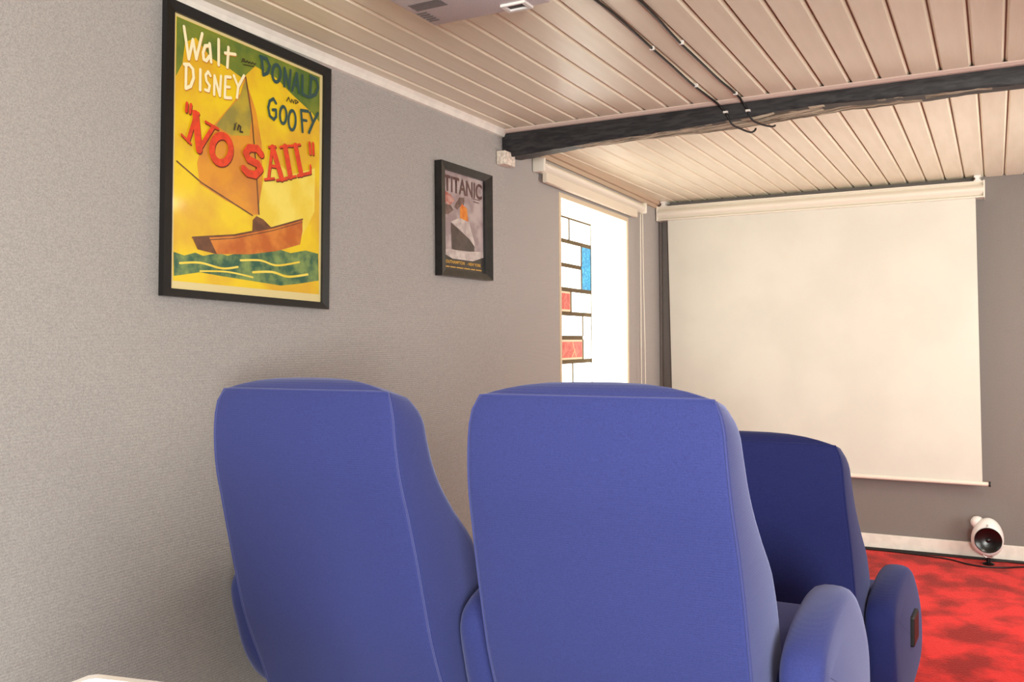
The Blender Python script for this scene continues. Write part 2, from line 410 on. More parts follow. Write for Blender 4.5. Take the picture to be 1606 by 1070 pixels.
for i in range(NX):
    x = XL + (XR - XL) * (i + 0.5) / NX
    for k in range(8):
        f = bm.faces.new((rings[i][k], rings[i][k + 1], rings[i + 1][k + 1], rings[i + 1][k]))
        lim = -1.72 + 0.25 * noise.noise(Vector((x * 5, 0, 0)))
        under = k in (3, 4, 5)
        if under and x > -1.62 + (0.16 if k == 3 else 0) and not (0.0 < x): f.material_index = 1
        if under and x > -0.75 and noise.noise(Vector((x * 6, k * 0.7, 4))) > 0.02: f.material_index = 0
        if k == 3 and noise.noise(Vector((x * 16, 9, 2))) > 0.02: f.material_index = 0
    bm.faces.new((rings[i][8], rings[i][0], rings[i + 1][0], rings[i + 1][8]))
bm.faces.new(rings[0]); bm.faces.new(rings[-1][::-1])
beam = obj('ceiling_beam', bm, M_beam, smooth=50); beam.data.materials.append(M_worn); struct(beam)
beam['label'] = 'rough black painted ceiling beam with worn pale underside'

# trims
bm = bmesh.new(); extrude_x(bm, [(3.556, ZC + 0.001), (3.534, ZC + 0.001), (3.534, ZC - 0.004), (3.545, ZC - 0.012), (3.556, ZC - 0.014)], XL + 0.001, XR - 0.001)
M_pinktrim = mat('pale_pink_white_trim', (222, 198, 186), rough=0.5)
struct(obj('trim_1', bm, M_pinktrim))
bm = bmesh.new(); extrude_y(bm, [(XL + 0.0, ZC - 0.030), (XL + 0.013, ZC - 0.028), (XL + 0.020, ZC - 0.012), (XL + 0.030, ZC + 0.001), (XL, ZC + 0.001)], YB + 0.001, 3.556)
struct(obj('trim_2', bm, M_white))
bm = bmesh.new()
extrude_y(bm, [(0.0, ZC - 0.045), (0.012, ZC - 0.045), (0.016, ZC - 0.024), (0.030, ZC - 0.022), (0.034, ZC - 0.004), (0.034, ZC + 0.001), (0.0, ZC + 0.001)], 0.15, WL - 0.005)
struct(obj('trim_3', bm, mat('tan_ceiling_moulding', (190, 165, 142), rough=0.5), loc=loc_rw, rot=rot_rw))
def skirting(name, lo, hi, **k): return struct(obj(name, nb(lo, hi, bev=0.004), M_white, **k))
skirting('baseboard_front', (-2.045, YF - 0.016, 0.001), (XR - 0.001, YF, 0.094))
skirting('baseboard_left', (XL, 2.32, 0.001), (XL + 0.014, YBEAM, 0.094))
skirting('baseboard_right', (XR - 0.014, YB + 0.02, 0.001), (XR, YF - 0.02, 0.094))
obj_b = skirting('baseboard_left', (0.0, 0.0, 0.001), (0.014, WL - 0.03, 0.094), loc=loc_rw, rot=rot_rw)
# narrow cover strip in the far corner
struct(obj('trim_4', nb((-2.044, YF - 0.020, 0.10), (-2.026, YF - 0.001, 2.20), bev=0.004), M_wall_far))

# ------------------------------------------------------------------ cinema chairs
BP = [  # z, rear y, front y, half width
    (0.10, 0.225, 0.44, 0.288), (0.26, 0.170, 0.42, 0.288), (0.40, 0.112, 0.395, 0.288), (0.50, 0.082, 0.375, 0.287), (0.62, 0.052, 0.320, 0.285), (0.72, 0.026, 0.228, 0.281), (0.80, 0.004, 0.176, 0.276),
    (0.88, -0.006, 0.152, 0.271), (0.94, -0.006, 0.143, 0.266), (0.975, -0.003, 0.130, 0.257), (0.992, 0.004, 0.112, 0.247)]
def ring_pts(z, yr, yf, hw, rr=0.012, rf=0.045, bulge=0.010):
    """outline in plan of the backrest, rear edge first; rear corners tight, front corners soft"""
    P = []
    def arc(cx, cy, r, a0, a1, n):
        for k in range(n + 1):
            a = a0 + (a1 - a0) * k / n; P.append((cx + r * math.cos(a), cy + r * math.sin(a)))
    n = 12
    arc(-hw + rr, yr + rr, rr, PI, 1.5 * PI, 4)
    for k in range(1, n): 
        t = k / n; P.append((-hw + rr + (2 * hw - 2 * rr) * t, yr - bulge * (1 - (2 * t - 1) ** 2)))
    arc(hw - rr, yr + rr, rr, 1.5 * PI, 2 * PI, 4)
    arc(hw - rf, yf - rf, rf, 0, 0.5 * PI, 5)
    for k in range(1, n):
        t = k / n; P.append((hw - rf - (2 * hw - 2 * rf) * t, yf + 1.5 * bulge * (1 - (2 * t - 1) ** 2)))
    arc(-hw + rf, yf - rf, rf, 0.5 * PI, PI, 5)
    return P
def slope(z, y, yr):
    t = max(0.0, min(1.0, (z - 0.72) / 0.26)); return -0.22 * (y - yr) * t * t
def backrest_bm():
    bm = bmesh.new(); rings = []; NZ = 34
    for i in range(NZ + 1):
        t = i / NZ; z = 0.10 + (0.992 - 0.10) * (1 - (1 - t) ** 1.25)
        yr, yf, hw = interp(BP, z)
        rings.append([bm.verts.new((x, y, z + slope(z, y, yr))) for x, y in ring_pts(z, yr, yf, hw)])
    yr, yf, hw = BP[-1][1:]; base = ring_pts(0.992, yr, yf, hw); yc = (yr + yf) / 2
    for s in (0.97, 0.9, 0.78, 0.62, 0.42, 0.2):
        rings.append([bm.verts.new((x * s, yc + (y - yc) * s, 0.992 + slope(0.992, y, yr) * s + slope(0.992, yc, yr) * (1 - s) + 0.038 * (1 - s ** 2.4))) for x, y in base])
    n = len(base)
    for i in range(len(rings) - 1):
        for k in range(n): bm.faces.new((rings[i][k], rings[i][(k + 1) % n], rings[i + 1][(k + 1) % n], rings[i + 1][k]))
    bm.faces.new(rings[0][::-1]); bm.faces.new(rings[-1])
    return bm
def piping_bm():
    bm = bmesh.new(); P = []
    zs = [0.11 + (0.992 - 0.11) * k / 30 for k in range(31)]
    for z in zs:
        yr, yf, hw = interp(BP, z); P.append((-hw + 0.0025, yr + 0.0025, z))
    yr, yf, hw = BP[-1][1:]
    for k in range(1, 24):
        t = k / 24; x = -hw + 0.006 + (2 * hw - 0.012) * t
        P.append((x, yr - 0.010 * (1 - (2 * t - 1) ** 2) + 0.001, 0.9935))
    for z in zs[::-1]:
        yr, yf, hw = interp(BP, z); P.append((hw - 0.0025, yr + 0.0025, z))
    tube(bm, P, 0.0021, 6); return bm
ARM = [(0.172, 0.40), (0.166, 0.445), (0.182, 0.485), (0.230, 0.513), (0.32, 0.535), (0.44, 0.546), (0.54, 0.540), (0.62, 0.515), (0.70, 0.470), (0.78, 0.412), (0.85, 0.340), (0.885, 0.255), (0.875, 0.18), (0.80, 0.13), (0.60, 0.11), (0.42, 0.115), (0.29, 0.165), (0.215, 0.26)]
def arm_bm(hw=0.043):
    pts = smooth_pts([(0, y, z) for y, z in ARM + [ARM[0]]], 4)[:-1]
    cy = sum(p.y for p in pts) / len(pts); cz = sum(p.z for p in pts) / len(pts)
    bm = bmesh.new(); rings = []
    lay = [(-1.0, 0.06), (-1.0, 0.022), (-0.93, 0.010), (-0.75, 0.002), (-0.4, -0.003), (0, -0.004), (0.4, -0.003), (0.75, 0.002), (0.93, 0.010), (1.0, 0.022), (1.0, 0.06)]
    N = len(pts)
    nor = []
    for i in range(N):
        t = pts[(i + 1) % N] - pts[i - 1]; nn = Vector((0, t.z, -t.y)).normalized()
        if nn.dot(Vector((0, cy, cz)) - pts[i]) < 0: nn = -nn
        nor.append(nn)
    for li, (fx, inset) in enumerate(lay):
        xx = hw * fx + (0.004 if li == 10 else -0.004 if li == 0 else 0)
        rings.append([bm.verts.new((xx, pts[i].y + nor[i].y * inset, pts[i].z + nor[i].z * inset)) for i in range(N)])
    for i in range(len(rings) - 1):
        for k in range(N): bm.faces.new((rings[i][k], rings[i][(k + 1) % N], rings[i + 1][(k + 1) % N], rings[i + 1][k]))
    bm.faces.new(rings[0][::-1]); bm.faces.new(rings[-1]); return bm
def make_chair(label, loc, rz_, arms, fab, group, box_=False):
    t = thing('cinema_chair', label, 'chair', loc, (0, 0, rz_), group)
    br = obj('backrest', backrest_bm(), fab, t, smooth=70)
    obj('piping', piping_bm(), M_seam if fab is M_blue else fab, br, smooth=True)
    bm = bmesh.new(); vs = box(bm, (-0.300, 0.28, 0.28), (0.300, 0.80, 0.425), bev=0.045, seg=5)
    for v in bm.verts:
        if v.co.z > 0.38: v.co.z += 0.012 * (1 - (v.co.x / 0.30) ** 2)
    obj('seat', bm, fab, t, smooth=60)
    obj('seat_pan', nb((-0.28, 0.28, 0.235), (0.28, 0.74, 0.305), bev=0.015), M_plastic_black, t)
    for a in arms:
        ar = obj('armrest', arm_bm(), fab, t, smooth=75, loc=(a, 0, 0))
        if box_ and a > 0:
            bx = obj('switch_box', nb((0.040, 0.50, 0.285), (0.060, 0.62, 0.385), bev=0.006), M_plastic_black, ar)
            bx['label'] = 'small black switch box on the outer side'
            bm = bmesh.new(); box(bm, (0.058, 0.515, 0.345), (0.066, 0.600, 0.375), bev=0.002); box(bm, (0.058, 0.530, 0.300), (0.064, 0.590, 0.330), bev=0.002)
    for sx in (-0.20, 0.20):
        bm = bmesh.new(); box(bm, (sx - 0.025, 0.44, 0.01), (sx + 0.025, 0.52, 0.24), bev=0.006); box(bm, (sx - 0.035, 0.28, 0.0), (sx + 0.035, 0.72, 0.022), bev=0.006)
        obj('leg', bm, M_darkmetal, t)
    return t
make_chair('blue cinema chair nearest the left wall, back row', (-1.413, 1.60, 0.20), 0, (-0.36, 0.36), M_blue, 'blue upholstered cinema chairs')
make_chair('large blue cinema chair in the middle, back row, with wide right armrest', (-0.692, 1.60, 0.20), 0, (0.36,), M_blue, 'blue upholstered cinema chairs')
make_chair('blue cinema chair in front with shade put into its colour, partly hidden, beside the red carpet', (-0.655, 2.747, 0.0), math.radians(-2.3), (-0.335, 0.335), M_blueshade, 'blue upholstered cinema chairs', True)

# white moulded chair top peeking in at the lower left
M_shell = mat('white_moulded_plastic', (243, 240, 242), rough=0.3)
t = thing('plastic_chair', 'rounded white top of a moulded chair at the lower left corner', 'chair', (-0.781, 0.585, 0.20), (0, 0, math.radians(50)))
bm = bmesh.new(); rings = []
for i in range(17):
    a = i / 16; z = 0.42 + 0.363 * a; hw = 0.150 * math.sqrt(max(0.0, 1 - (max(0, (a - 0.35)) / 0.65) ** 2.6)); hw = max(hw, 0.004)
    row = []
    for k in range(21):
        u = -1 + 2 * k / 20; x = hw * math.sin(u * PI / 2); row.append((x, 0.02 - 0.05 * a - 0.0 + 1.6 * x * x, z))
    rings.append(row)
vv = [[bm.verts.new(p) for p in r] for r in rings]; vb = [[bm.verts.new((p[0], p[1] + 0.012, p[2])) for p in r] for r in rings]
for i in range(16):
    for k in range(20):
        bm.faces.new((vv[i][k], vv[i][k + 1], vv[i + 1][k + 1], vv[i + 1][k])); bm.faces.new((vb[i][k], vb[i + 1][k], vb[i + 1][k + 1], vb[i][k + 1]))
for k in range(20):
    bm.faces.new((vv[16][k], vv[16][k + 1], vb[16][k + 1], vb[16][k])); bm.faces.new((vv[0][k + 1], vv[0][k], vb[0][k], vb[0][k + 1]))
for i in range(16):
    bm.faces.new((vv[i][0], vv[i + 1][0], vb[i + 1][0], vb[i][0])); bm.faces.new((vv[i][20], vb[i][20], vb[i + 1][20], vv[i + 1][20]))
obj('backrest', bm, M_shell, t, smooth=60)
obj('seat', nb((-0.20, 0.03, 0.415), (0.20, 0.42, 0.44), bev=0.011), M_shell, t, smooth=40)
for sx, sy in ((-1, 0), (1, 0), (-1, 1), (1, 1)):
    bm = bmesh.new(); tube(bm, [(0.15 * sx, 0.08 + 0.27 * sy, 0.42), (0.19 * sx, 0.02 + 0.39 * sy, 0.0)], [0.014, 0.010], 10); obj('leg', bm, M_darkmetal, t, smooth=True)

# ------------------------------------------------------------------ framed posters on the left wall
def ring_frame(bm, ou, ov, iu, iv, x0, x1, topv=None, lip=0.004):
    """mitred picture frame, outline half sizes ou, ov; opening iu, iv"""
    O = [(-ou, -ov), (ou, -ov), (ou, topv or ov), (-ou, topv or ov)]; I = [(-iu, -iv), (iu, -iv), (iu, iv), (-iu, iv)]
    for k in range(4):
        a, b, c, d = O[k], O[(k + 1) % 4], I[(k + 1) % 4], I[k]
        va = [bm.verts.new((x0, *p)) for p in (a, b, c, d)]; vbb = [bm.verts.new((x1 - (lip if j > 1 else 0), *p)) for j, p in enumerate((a, b, c, d))]
        for q in range(4): bm.faces.new((va[q], va[(q + 1) % 4], vbb[(q + 1) % 4], vbb[q]))
        bm.faces.new(va[::-1]); bm.faces.new(vbb)
def lettering(name, strokes, x, m, parent, dy=0.0, dz=0.0, grow=1.3, label=None):
    bm = bmesh.new()
    for i, (w_, P) in enumerate(strokes): stroke(bm, [(p[0] + dy, p[1] + dz) for p in P], w_ * grow, x + i * 0.00002)
    o = obj(name, bm, m, parent, recalc=False)
    if label: o['label'] = label
    return o
LT = {"cream":[[0.0036,[[-0.2691,0.3399],[-0.2514,0.2574],[-0.2379,0.3147],[-0.2256,0.2652],[-0.2058,0.3416]]],[0.0037,[[-0.1796,0.3167],[-0.1946,0.3108],[-0.2017,0.2899],[-0.1993,0.2719],[-0.1896,0.2711],[-0.1791,0.2864]]],[0.0037,[[-0.1786,0.322],[-0.1724,0.2729]]],[0.0038,[[-0.1461,0.3442],[-0.145,0.2727]]],[0.0038,[[-0.1089,0.3335],[-0.1125,0.2755]]],[0.0034,[[-0.1216,0.3137],[-0.0818,0.3217]]],[0.0036,[[-0.2598,0.2395],[-0.2602,0.1745],[-0.2434,0.1852],[-0.2335,0.2104],[-0.2365,0.2341],[-0.2496,0.2425],[-0.2664,0.2384]]],[0.0037,[[-0.2104,0.2397],[-0.2105,0.184]]],[0.0033,[[-0.1744,0.2335],[-0.1827,0.2423],[-0.1916,0.2306],[-0.1887,0.2148],[-0.1767,0.2048],[-0.1802,0.1889],[-0.1925,0.1889]]],[0.0033,[[-0.16,0.1843],[-0.1593,0.2378],[-0.1391,0.1865],[-0.1356,0.2433]]],[0.0034,[[-0.0996,0.2505],[-0.1188,0.2464],[-0.1206,0.1863],[-0.0969,0.1912]]],[0.003,[[-0.1195,0.2172],[-0.1025,0.221]]],[0.0034,[[-0.0871,0.2584],[-0.0698,0.2308]]],[0.0035,[[-0.0476,0.2697],[-0.0698,0.2308],[-0.074,0.1986]]]],"teal":[[0.004,[[0.0227,0.3457],[0.031,0.2944],[0.0484,0.3047],[0.0575,0.3291],[0.0446,0.3469],[0.0178,0.3459]]],[0.0041,[[0.1047,0.3201],[0.1035,0.3095],[0.0997,0.2998],[0.0939,0.2924],[0.087,0.2885],[0.0801,0.2886],[0.0742,0.2926],[0.0702,0.3],[0.0687,0.3097],[0.0699,0.3201],[0.0736,0.3297],[0.0793,0.3372],[0.0862,0.3412],[0.0931,0.3412],[0.0991,0.3372],[0.1032,0.3298],[0.1047,0.3201]]],[0.0037,[[0.1211,0.2855],[0.1222,0.3412],[0.143,0.2846],[0.1489,0.3421]]],[0.0037,[[0.1566,0.2813],[0.1774,0.341],[0.1886,0.2829]]],[0.0028,[[0.1651,0.3009],[0.1835,0.3036]]],[0.0038,[[0.2037,0.3414],[0.2025,0.2828],[0.2306,0.2808]]],[0.0043,[[0.2438,0.3495],[0.2391,0.2831],[0.2661,0.2979],[0.2788,0.3241],[0.2697,0.3472],[0.2409,0.3496]]],[0.0036,[[0.0861,0.2235],[0.075,0.2342],[0.0592,0.2233],[0.0532,0.2015],[0.0599,0.1783],[0.0773,0.1712],[0.0874,0.1828],[0.0864,0.203],[0.0723,0.1995]]],[0.0037,[[0.1324,0.1984],[0.1314,0.1879],[0.1284,0.1785],[0.1238,0.1716],[0.1183,0.1683],[0.1127,0.169],[0.108,0.1736],[0.1047,0.1814],[0.1035,0.1913],[0.1044,0.2017],[0.1074,0.2111],[0.112,0.218],[0.1174,0.2214],[0.123,0.2208],[0.1278,0.2162],[0.1311,0.2084],[0.1324,0.1984]]],[0.0037,[[0.1742,0.1923],[0.1732,0.1803],[0.1698,0.1695],[0.1646,0.1616],[0.1585,0.1578],[0.1523,0.1587],[0.147,0.1641],[0.1433,0.1732],[0.1419,0.1845],[0.143,0.1965],[0.1463,0.2073],[0.1514,0.2152],[0.1575,0.2191],[0.1638,0.2183],[0.1691,0.2129],[0.1728,0.2038],[0.1742,0.1923]]],[0.0038,[[0.2313,0.2347],[0.1984,0.2298],[0.2064,0.1637]]],[0.0033,[[0.201,0.2002],[0.2247,0.2031]]],[0.0038,[[0.2405,0.2322],[0.2553,0.2037]]],[0.0039,[[0.2786,0.2403],[0.2553,0.2037],[0.2366,0.1678]]]],"ink":[[0.0014,[[0.1324,0.2419],[0.1415,0.2563],[0.1484,0.2442]]],[0.0014,[[0.1524,0.2425],[0.155,0.2534],[0.1639,0.2436],[0.1665,0.2545]]],[0.0014,[[0.1726,0.2561],[0.1728,0.244],[0.1857,0.2525],[0.1726,0.2561]]],[0.0013,[[-0.0565,0.3076],[-0.0525,0.3184],[-0.0448,0.3181],[-0.0506,0.3111],[-0.0405,0.3115],[-0.0347,0.3172],[-0.0304,0.3119],[-0.0245,0.3172],[-0.0196,0.3125],[-0.0136,0.3187],[-0.0075,0.3143],[-0.0015,0.3188]]],[0.0011,[[-0.0493,0.3019],[-0.0074,0.3082]]],[0.0021,[[-0.0785,0.1206],[-0.0822,0.1034]]],[0.0022,[[-0.0696,0.1063],[-0.0651,0.1203],[-0.058,0.1168],[-0.0602,0.1024],[-0.0508,0.1037]]],[0.0013,[[-0.0745,0.125],[-0.0733,0.124]]]],"red":[[0.0036,[[-0.257,0.1349],[-0.2591,0.1133]]],[0.0036,[[-0.2431,0.1344],[-0.2468,0.1123]]],[0.0048,[[-0.2512,0.035],[-0.2251,0.1124]]],[0.009,[[-0.2266,0.112],[-0.213,0.0188]]],[0.0049,[[-0.213,0.0188],[-0.1639,0.0919]]],[0.0024,[[-0.2742,0.046],[-0.2423,0.028]]],[0.0029,[[-0.1911,0.1001],[-0.1458,0.0911]]],[0.0033,[[-0.2356,0.118],[-0.2162,0.1166]]],[0.0081,[[-0.0962,0.0436],[-0.0973,0.0332],[-0.1007,0.023],[-0.1064,0.0137],[-0.1137,0.006],[-0.1223,0.0004],[-0.1315,-0.0027],[-0.1407,-0.0032],[-0.1492,-0.0011],[-0.1566,0.0036],[-0.1622,0.0104],[-0.1659,0.0189],[-0.1672,0.0285],[-0.1662,0.0387],[-0.1629,0.0487],[-0.1575,0.0579],[-0.1503,0.0656],[-0.1419,0.0713],[-0.1328,0.0747],[-0.1235,0.0755],[-0.1148,0.0735],[-0.1073,0.069],[-0.1014,0.0622],[-0.0976,0.0535],[-0.0962,0.0436]]],[0.0084,[[0.0262,0.054],[0.0075,0.0679],[-0.0246,0.0632],[-0.0392,0.0448],[-0.0258,0.0288],[0.0106,0.0229],[0.0232,0.0089],[0.0008,-0.0117],[-0.0293,-0.0121],[-0.0455,-0.0021]]],[0.0045,[[0.0697,0.0857],[0.0566,-0.0103]]],[0.0081,[[0.0722,0.0839],[0.1124,-0.0014]]],[0.0036,[[0.0604,0.0273],[0.0943,0.0304]]],[0.0027,[[0.0398,-0.0179],[0.0801,-0.0078]]],[0.0027,[[0.0905,-0.0113],[0.1348,0.0004]]],[0.0027,[[0.0551,0.0825],[0.085,0.0903]]],[0.0083,[[0.126,0.0977],[0.1506,0.0126]]],[0.0027,[[0.1044,0.0931],[0.1478,0.1066]]],[0.0028,[[0.1281,0.002],[0.1749,0.0162]]],[0.0079,[[0.1728,0.1111],[0.1994,0.0287]]],[0.0028,[[0.1512,0.1064],[0.1939,0.1203]]],[0.0037,[[0.1844,0.0198],[0.2442,0.0405]]],[0.0033,[[0.2424,0.0631],[0.2442,0.0405]]],[0.0043,[[0.2371,0.1345],[0.2418,0.1021]]],[0.0043,[[0.2541,0.1363],[0.2561,0.1041]]]]}
t = thing('film_poster', 'large yellow film poster with red lettering in a black frame', 'poster', (-1.915, 1.989, 1.8114), (math.radians(-1.5), 0, 0))
bm = bmesh.new(); ring_frame(bm, 0.333, 0.3912, 0.3035, 0.3700, -0.0185, 0.0, topv=0.398); obj('frame', bm, M_frame, t)
X0 = -0.012
paper = obj('print_sheet', nb((X0 - 0.004, -0.306, -0.373), (X0, 0.306, 0.373)), mat('cream_paper', (226, 208, 150), rough=0.3, coat=0.3), t)
def pmat(n, a, b, s=10, rp=(0.4, 0.6)): return mat(n, a, rough=0.35, rgb2=b, vscale=s, ramp=rp, detail=5, coat=0.3)
P_yel = pmat('printed_yellow', (240, 206, 24), (226, 176, 40), 7)
P_org = pmat('printed_orange', (226, 152, 38), (206, 128, 48), 9)
P_grn = pmat('printed_green', (84, 112, 44), (122, 136, 44), 12)
P_olv = pmat('printed_olive', (188, 164, 50), (150, 138, 62), 14)
P_sea = pmat('printed_sea_green', (44, 92, 70), (128, 152, 84), 26, (0.38, 0.62))
P_hul = pmat('printed_brown_orange', (192, 98, 30), (218, 132, 46), 16)
P_dkb = pmat('printed_dark_brown', (98, 58, 32), (124, 76, 42), 30)
P_pale = pmat('printed_pale_yellow', (244, 222, 96), (236, 206, 62), 10)
def art(name, pts, x, m):
    bm = bmesh.new(); sheet(bm, pts, X0 + x); return obj(name, bm, m, paper, recalc=False)
art('sky', [(-0.292, -0.349), (0.296, -0.345), (0.290, 0.362), (-0.293, 0.362)], 0.0001, P_yel)
art('dark_cloud', [(-0.291, 0.361), (0.289, 0.361), (0.289, 0.215), (0.255, 0.235), (0.16, 0.27), (0.09, 0.302), (0.0, 0.312), (-0.05, 0.262), (-0.10, 0.275), (-0.17, 0.285), (-0.225, 0.325), (-0.262, 0.300), (-0.270, 0.24), (-0.291, 0.20)], 0.0003, P_grn)
art('pale_sky', [(0.0, -0.22), (0.19, -0.20), (0.27, -0.08), (0.27, 0.06), (0.16, 0.02), (0.06, 0.06), (0.03, -0.06)], 0.0003, P_pale)
art('sail', [(-0.040, 0.268), (-0.058, 0.215), (-0.094, 0.172), (-0.154, 0.103), (-0.198, 0.04), (-0.215, -0.02), (-0.205, -0.075), (-0.11, -0.105), (-0.004, -0.131), (0.022, -0.125), (0.012, 0.02), (-0.004, 0.12)], 0.0005, P_org)
art('sail_shade', [(-0.038, 0.262), (-0.060, 0.205), (-0.110, 0.150), (-0.150, 0.100), (-0.09, 0.085), (-0.02, 0.10), (-0.012, 0.16)], 0.0007, P_olv)
art('jib', [(-0.030, 0.245), (0.005, 0.18), (0.030, 0.09), (0.036, -0.02), (0.022, -0.10), (0.010, 0.05), (-0.010, 0.16)], 0.0007, P_org)
bm = bmesh.new(); stroke(bm, [(-0.038, 0.268), (-0.012, 0.16), (0.006, 0.03), (0.022, -0.125)], 0.0028, X0 + 0.0011); stroke(bm, [(-0.285, -0.028), (-0.20, -0.070), (-0.004, -0.133)], 0.0022, X0 + 0.0011); obj('mast', bm, P_dkb, paper, recalc=False)
art('sea', [(-0.289, -0.336), (-0.291, -0.272), (-0.255, -0.278), (-0.2175, -0.266), (-0.19, -0.272), (-0.134, -0.258), (-0.10, -0.262), (-0.06, -0.250), (0.011, -0.244), (0.07, -0.230), (0.116, -0.221), (0.16, -0.226), (0.23, -0.210), (0.289, -0.214), (0.293, -0.300), (0.20, -0.318), (0.118, -0.330), (0.0, -0.326), (-0.12, -0.322), (-0.2, -0.318)], 0.0009, P_sea)
for pts, w_ in (([(-0.27, -0.30), (-0.2, -0.292), (-0.12, -0.30), (-0.06, -0.29)], 0.003), ([(-0.05, -0.27), (0.03, -0.262), (0.10, -0.27), (0.2, -0.25)], 0.003), ([(0.0, -0.30), (0.08, -0.292), (0.15, -0.30), (0.24, -0.285)], 0.0035), ([(-0.2, -0.315), (-0.1, -0.308), (0.0, -0.315)], 0.0025)):
    bm = bmesh.new(); stroke(bm, [(p.y, p.z) for p in smooth_pts([(0, a, b) for a, b in pts], 6)], w_, X0 + 0.0012); obj('wave_crest', bm, P_pale, paper, recalc=False)
art('hull', [(-0.229, -0.226), (-0.16, -0.217), (-0.076, -0.200), (0.0, -0.182), (0.0812, -0.157), (0.150, -0.136), (0.212, -0.112), (0.213, -0.15), (0.203, -0.194), (0.10, -0.226), (-0.014, -0.2485), (-0.145, -0.262), (-0.21, -0.256)], 0.0013, P_hul)
art('hull_shade', [(-0.229, -0.226), (-0.17, -0.218), (-0.14, -0.262), (-0.21, -0.256)], 0.0016, P_dkb)
bm = bmesh.new(); stroke(bm, [(-0.229, -0.226), (-0.076, -0.200), (0.0812, -0.157), (0.212, -0.113)], 0.0026, X0 + 0.0020); stroke(bm, [(-0.222, -0.234), (-0.076, -0.209), (0.0812, -0.166), (0.212, -0.122)], 0.0012, X0 + 0.0020); obj('gunwale', bm, P_dkb, paper, recalc=False)
art('cabin', [(-0.005, -0.181), (-0.003, -0.146), (0.012, -0.132), (0.04, -0.138), (0.075, -0.158), (0.0812, -0.158)], 0.0011, P_dkb)
M_cream = mat('printed_cream', (252, 240, 196), rough=0.4); M_crs = mat('printed_letter_shadow', (198, 120, 44), rough=0.4)
M_teal = mat('printed_dark_teal', (48, 78, 76), rough=0.4); M_red = mat('printed_red', (222, 66, 30), rough=0.4, var=0.05, vscale=60); M_ink = mat('printed_dark_ink', (60, 48, 30), rough=0.4); M_rsh = mat('printed_maroon', (110, 34, 16), rough=0.4)
for key, cuts, xo, mt, shx, shm, sh, lab in (
        ('cream', (0, 6, 99), 0.0034, M_cream, 0.0024, M_crs, (0.0018, -0.002), 'cream hand-drawn lettering'),
        ('teal', (0, 7, 99), 0.0034, M_teal, 0, None, None, 'dark teal hand-drawn lettering'),
        ('ink', (0, 3, 5, 99), 0.0034, M_ink, 0, None, None, 'small dark script lettering'),
        ('red', (0, 9, 99), 0.0052, M_red, 0.0040, M_rsh, (0.0026, -0.003), 'large red slab lettering')):
    for c0, c1 in zip(cuts[:-1], cuts[1:]):
        if shm: lettering('lettering_shadow', LT[key][c0:c1], X0 + shx, shm, paper, *sh)
        lettering('lettering', LT[key][c0:c1], X0 + xo, mt, paper, label=lab)

t = thing('ship_poster', 'small dark-framed ship poster beside the window', 'poster', (-1.915, 3.202, 1.7935))
bm = bmesh.new(); ring_frame(bm, 0.2045, 0.2275, 0.160, 0.199, -0.0335, 0.0, lip=0.012); obj('frame', bm, mat('dark_wood_frame', (24, 22, 22), rough=0.3, var=0.3, vscale=30), t)
X0 = -0.024
paper = obj('print_sheet', nb((X0 - 0.004, -0.162, -0.201), (X0, 0.162, 0.201)), pmat('printed_mauve_grey', (150, 132, 134), (186, 170, 170), 14), t)
Q_drk = pmat('printed_dark_grey', (58, 44, 42), (76, 60, 56), 30); Q_pal = pmat('printed_pale_grey', (206, 194, 188), (176, 160, 158), 30)
Q_org = pmat('printed_amber', (226, 140, 36), (206, 84, 24), 22); Q_bnd = pmat('printed_black_band', (34, 28, 26), (48, 38, 30), 30); Q_gld = mat('printed_gold', (206, 160, 66), rough=0.4); Q_ttl = mat('printed_title_brown', (92, 62, 60), rough=0.4); Q_smk = pmat('printed_smoke', (84, 62, 58), (118, 92, 86), 40); Q_cld = pmat('printed_red_cloud', (168, 84, 74), (196, 150, 140), 40)
art('cloud', [(-0.160, 0.12), (-0.10, 0.105), (-0.07, 0.085), (-0.11, 0.06), (-0.160, 0.075)], 0.0002, Q_cld)
art('dark_cloud', [(-0.160, 0.065), (-0.10, 0.062), (-0.08, 0.045), (-0.12, 0.025), (-0.160, 0.02)], 0.0003, Q_smk)
art('smoke', [(-0.075, 0.058), (-0.0617, 0.075), (-0.0343, 0.103), (0.004, 0.107), (0.004, 0.078), (-0.03, 0.066), (-0.05, 0.05)], 0.0004, Q_smk)
art('funnel', [(-0.0294, 0.063), (-0.0129, 0.079), (0.0256, 0.064), (0.036, 0.0113), (-0.0301, 0.0178)], 0.0006, Q_org)
art('deck', [(-0.1019, -0.0045), (-0.0571, 0.0118), (-0.03, 0.019), (0.0415, 0.0083), (0.0835, -0.0671), (0.0913, -0.0837), (0.086, -0.09), (0.0406, -0.054)], 0.0008, Q_pal)
art('prow', [(-0.1019, -0.0075), (-0.0469, -0.0264), (0.0406, -0.060), (0.0846, -0.0884), (0.0829, -0.1126), (-0.0961, -0.1166)], 0.0010, Q_drk)
art('foam', [(-0.160, -0.122), (-0.11, -0.114), (-0.0, -0.12), (0.06, -0.112), (0.159, -0.105), (0.159, -0.13), (0.07, -0.152), (-0.09, -0.153), (-0.160, -0.136)], 0.0012, Q_pal)
art('dark_band', [(-0.161, -0.20), (0.161, -0.20), (0.161, -0.126), (0.12, -0.132), (0.075, -0.150), (-0.09, -0.152), (-0.13, -0.139), (-0.161, -0.132)], 0.0011, Q_bnd)
def tx(body, size, y, z, m, x=0.0016, **k):
    o = obj('lettering', text_bm(body, size, X0 + x, y, z, **k), m, paper, recalc=False); return o
tx('TITANIC', 0.090, -0.150, 0.118, Q_ttl, width=0.300, bold=0.002)
tx('SOUTHAMPTON', 0.017, -0.152, -0.172, Q_gld, width=0.155, bold=0.0005)
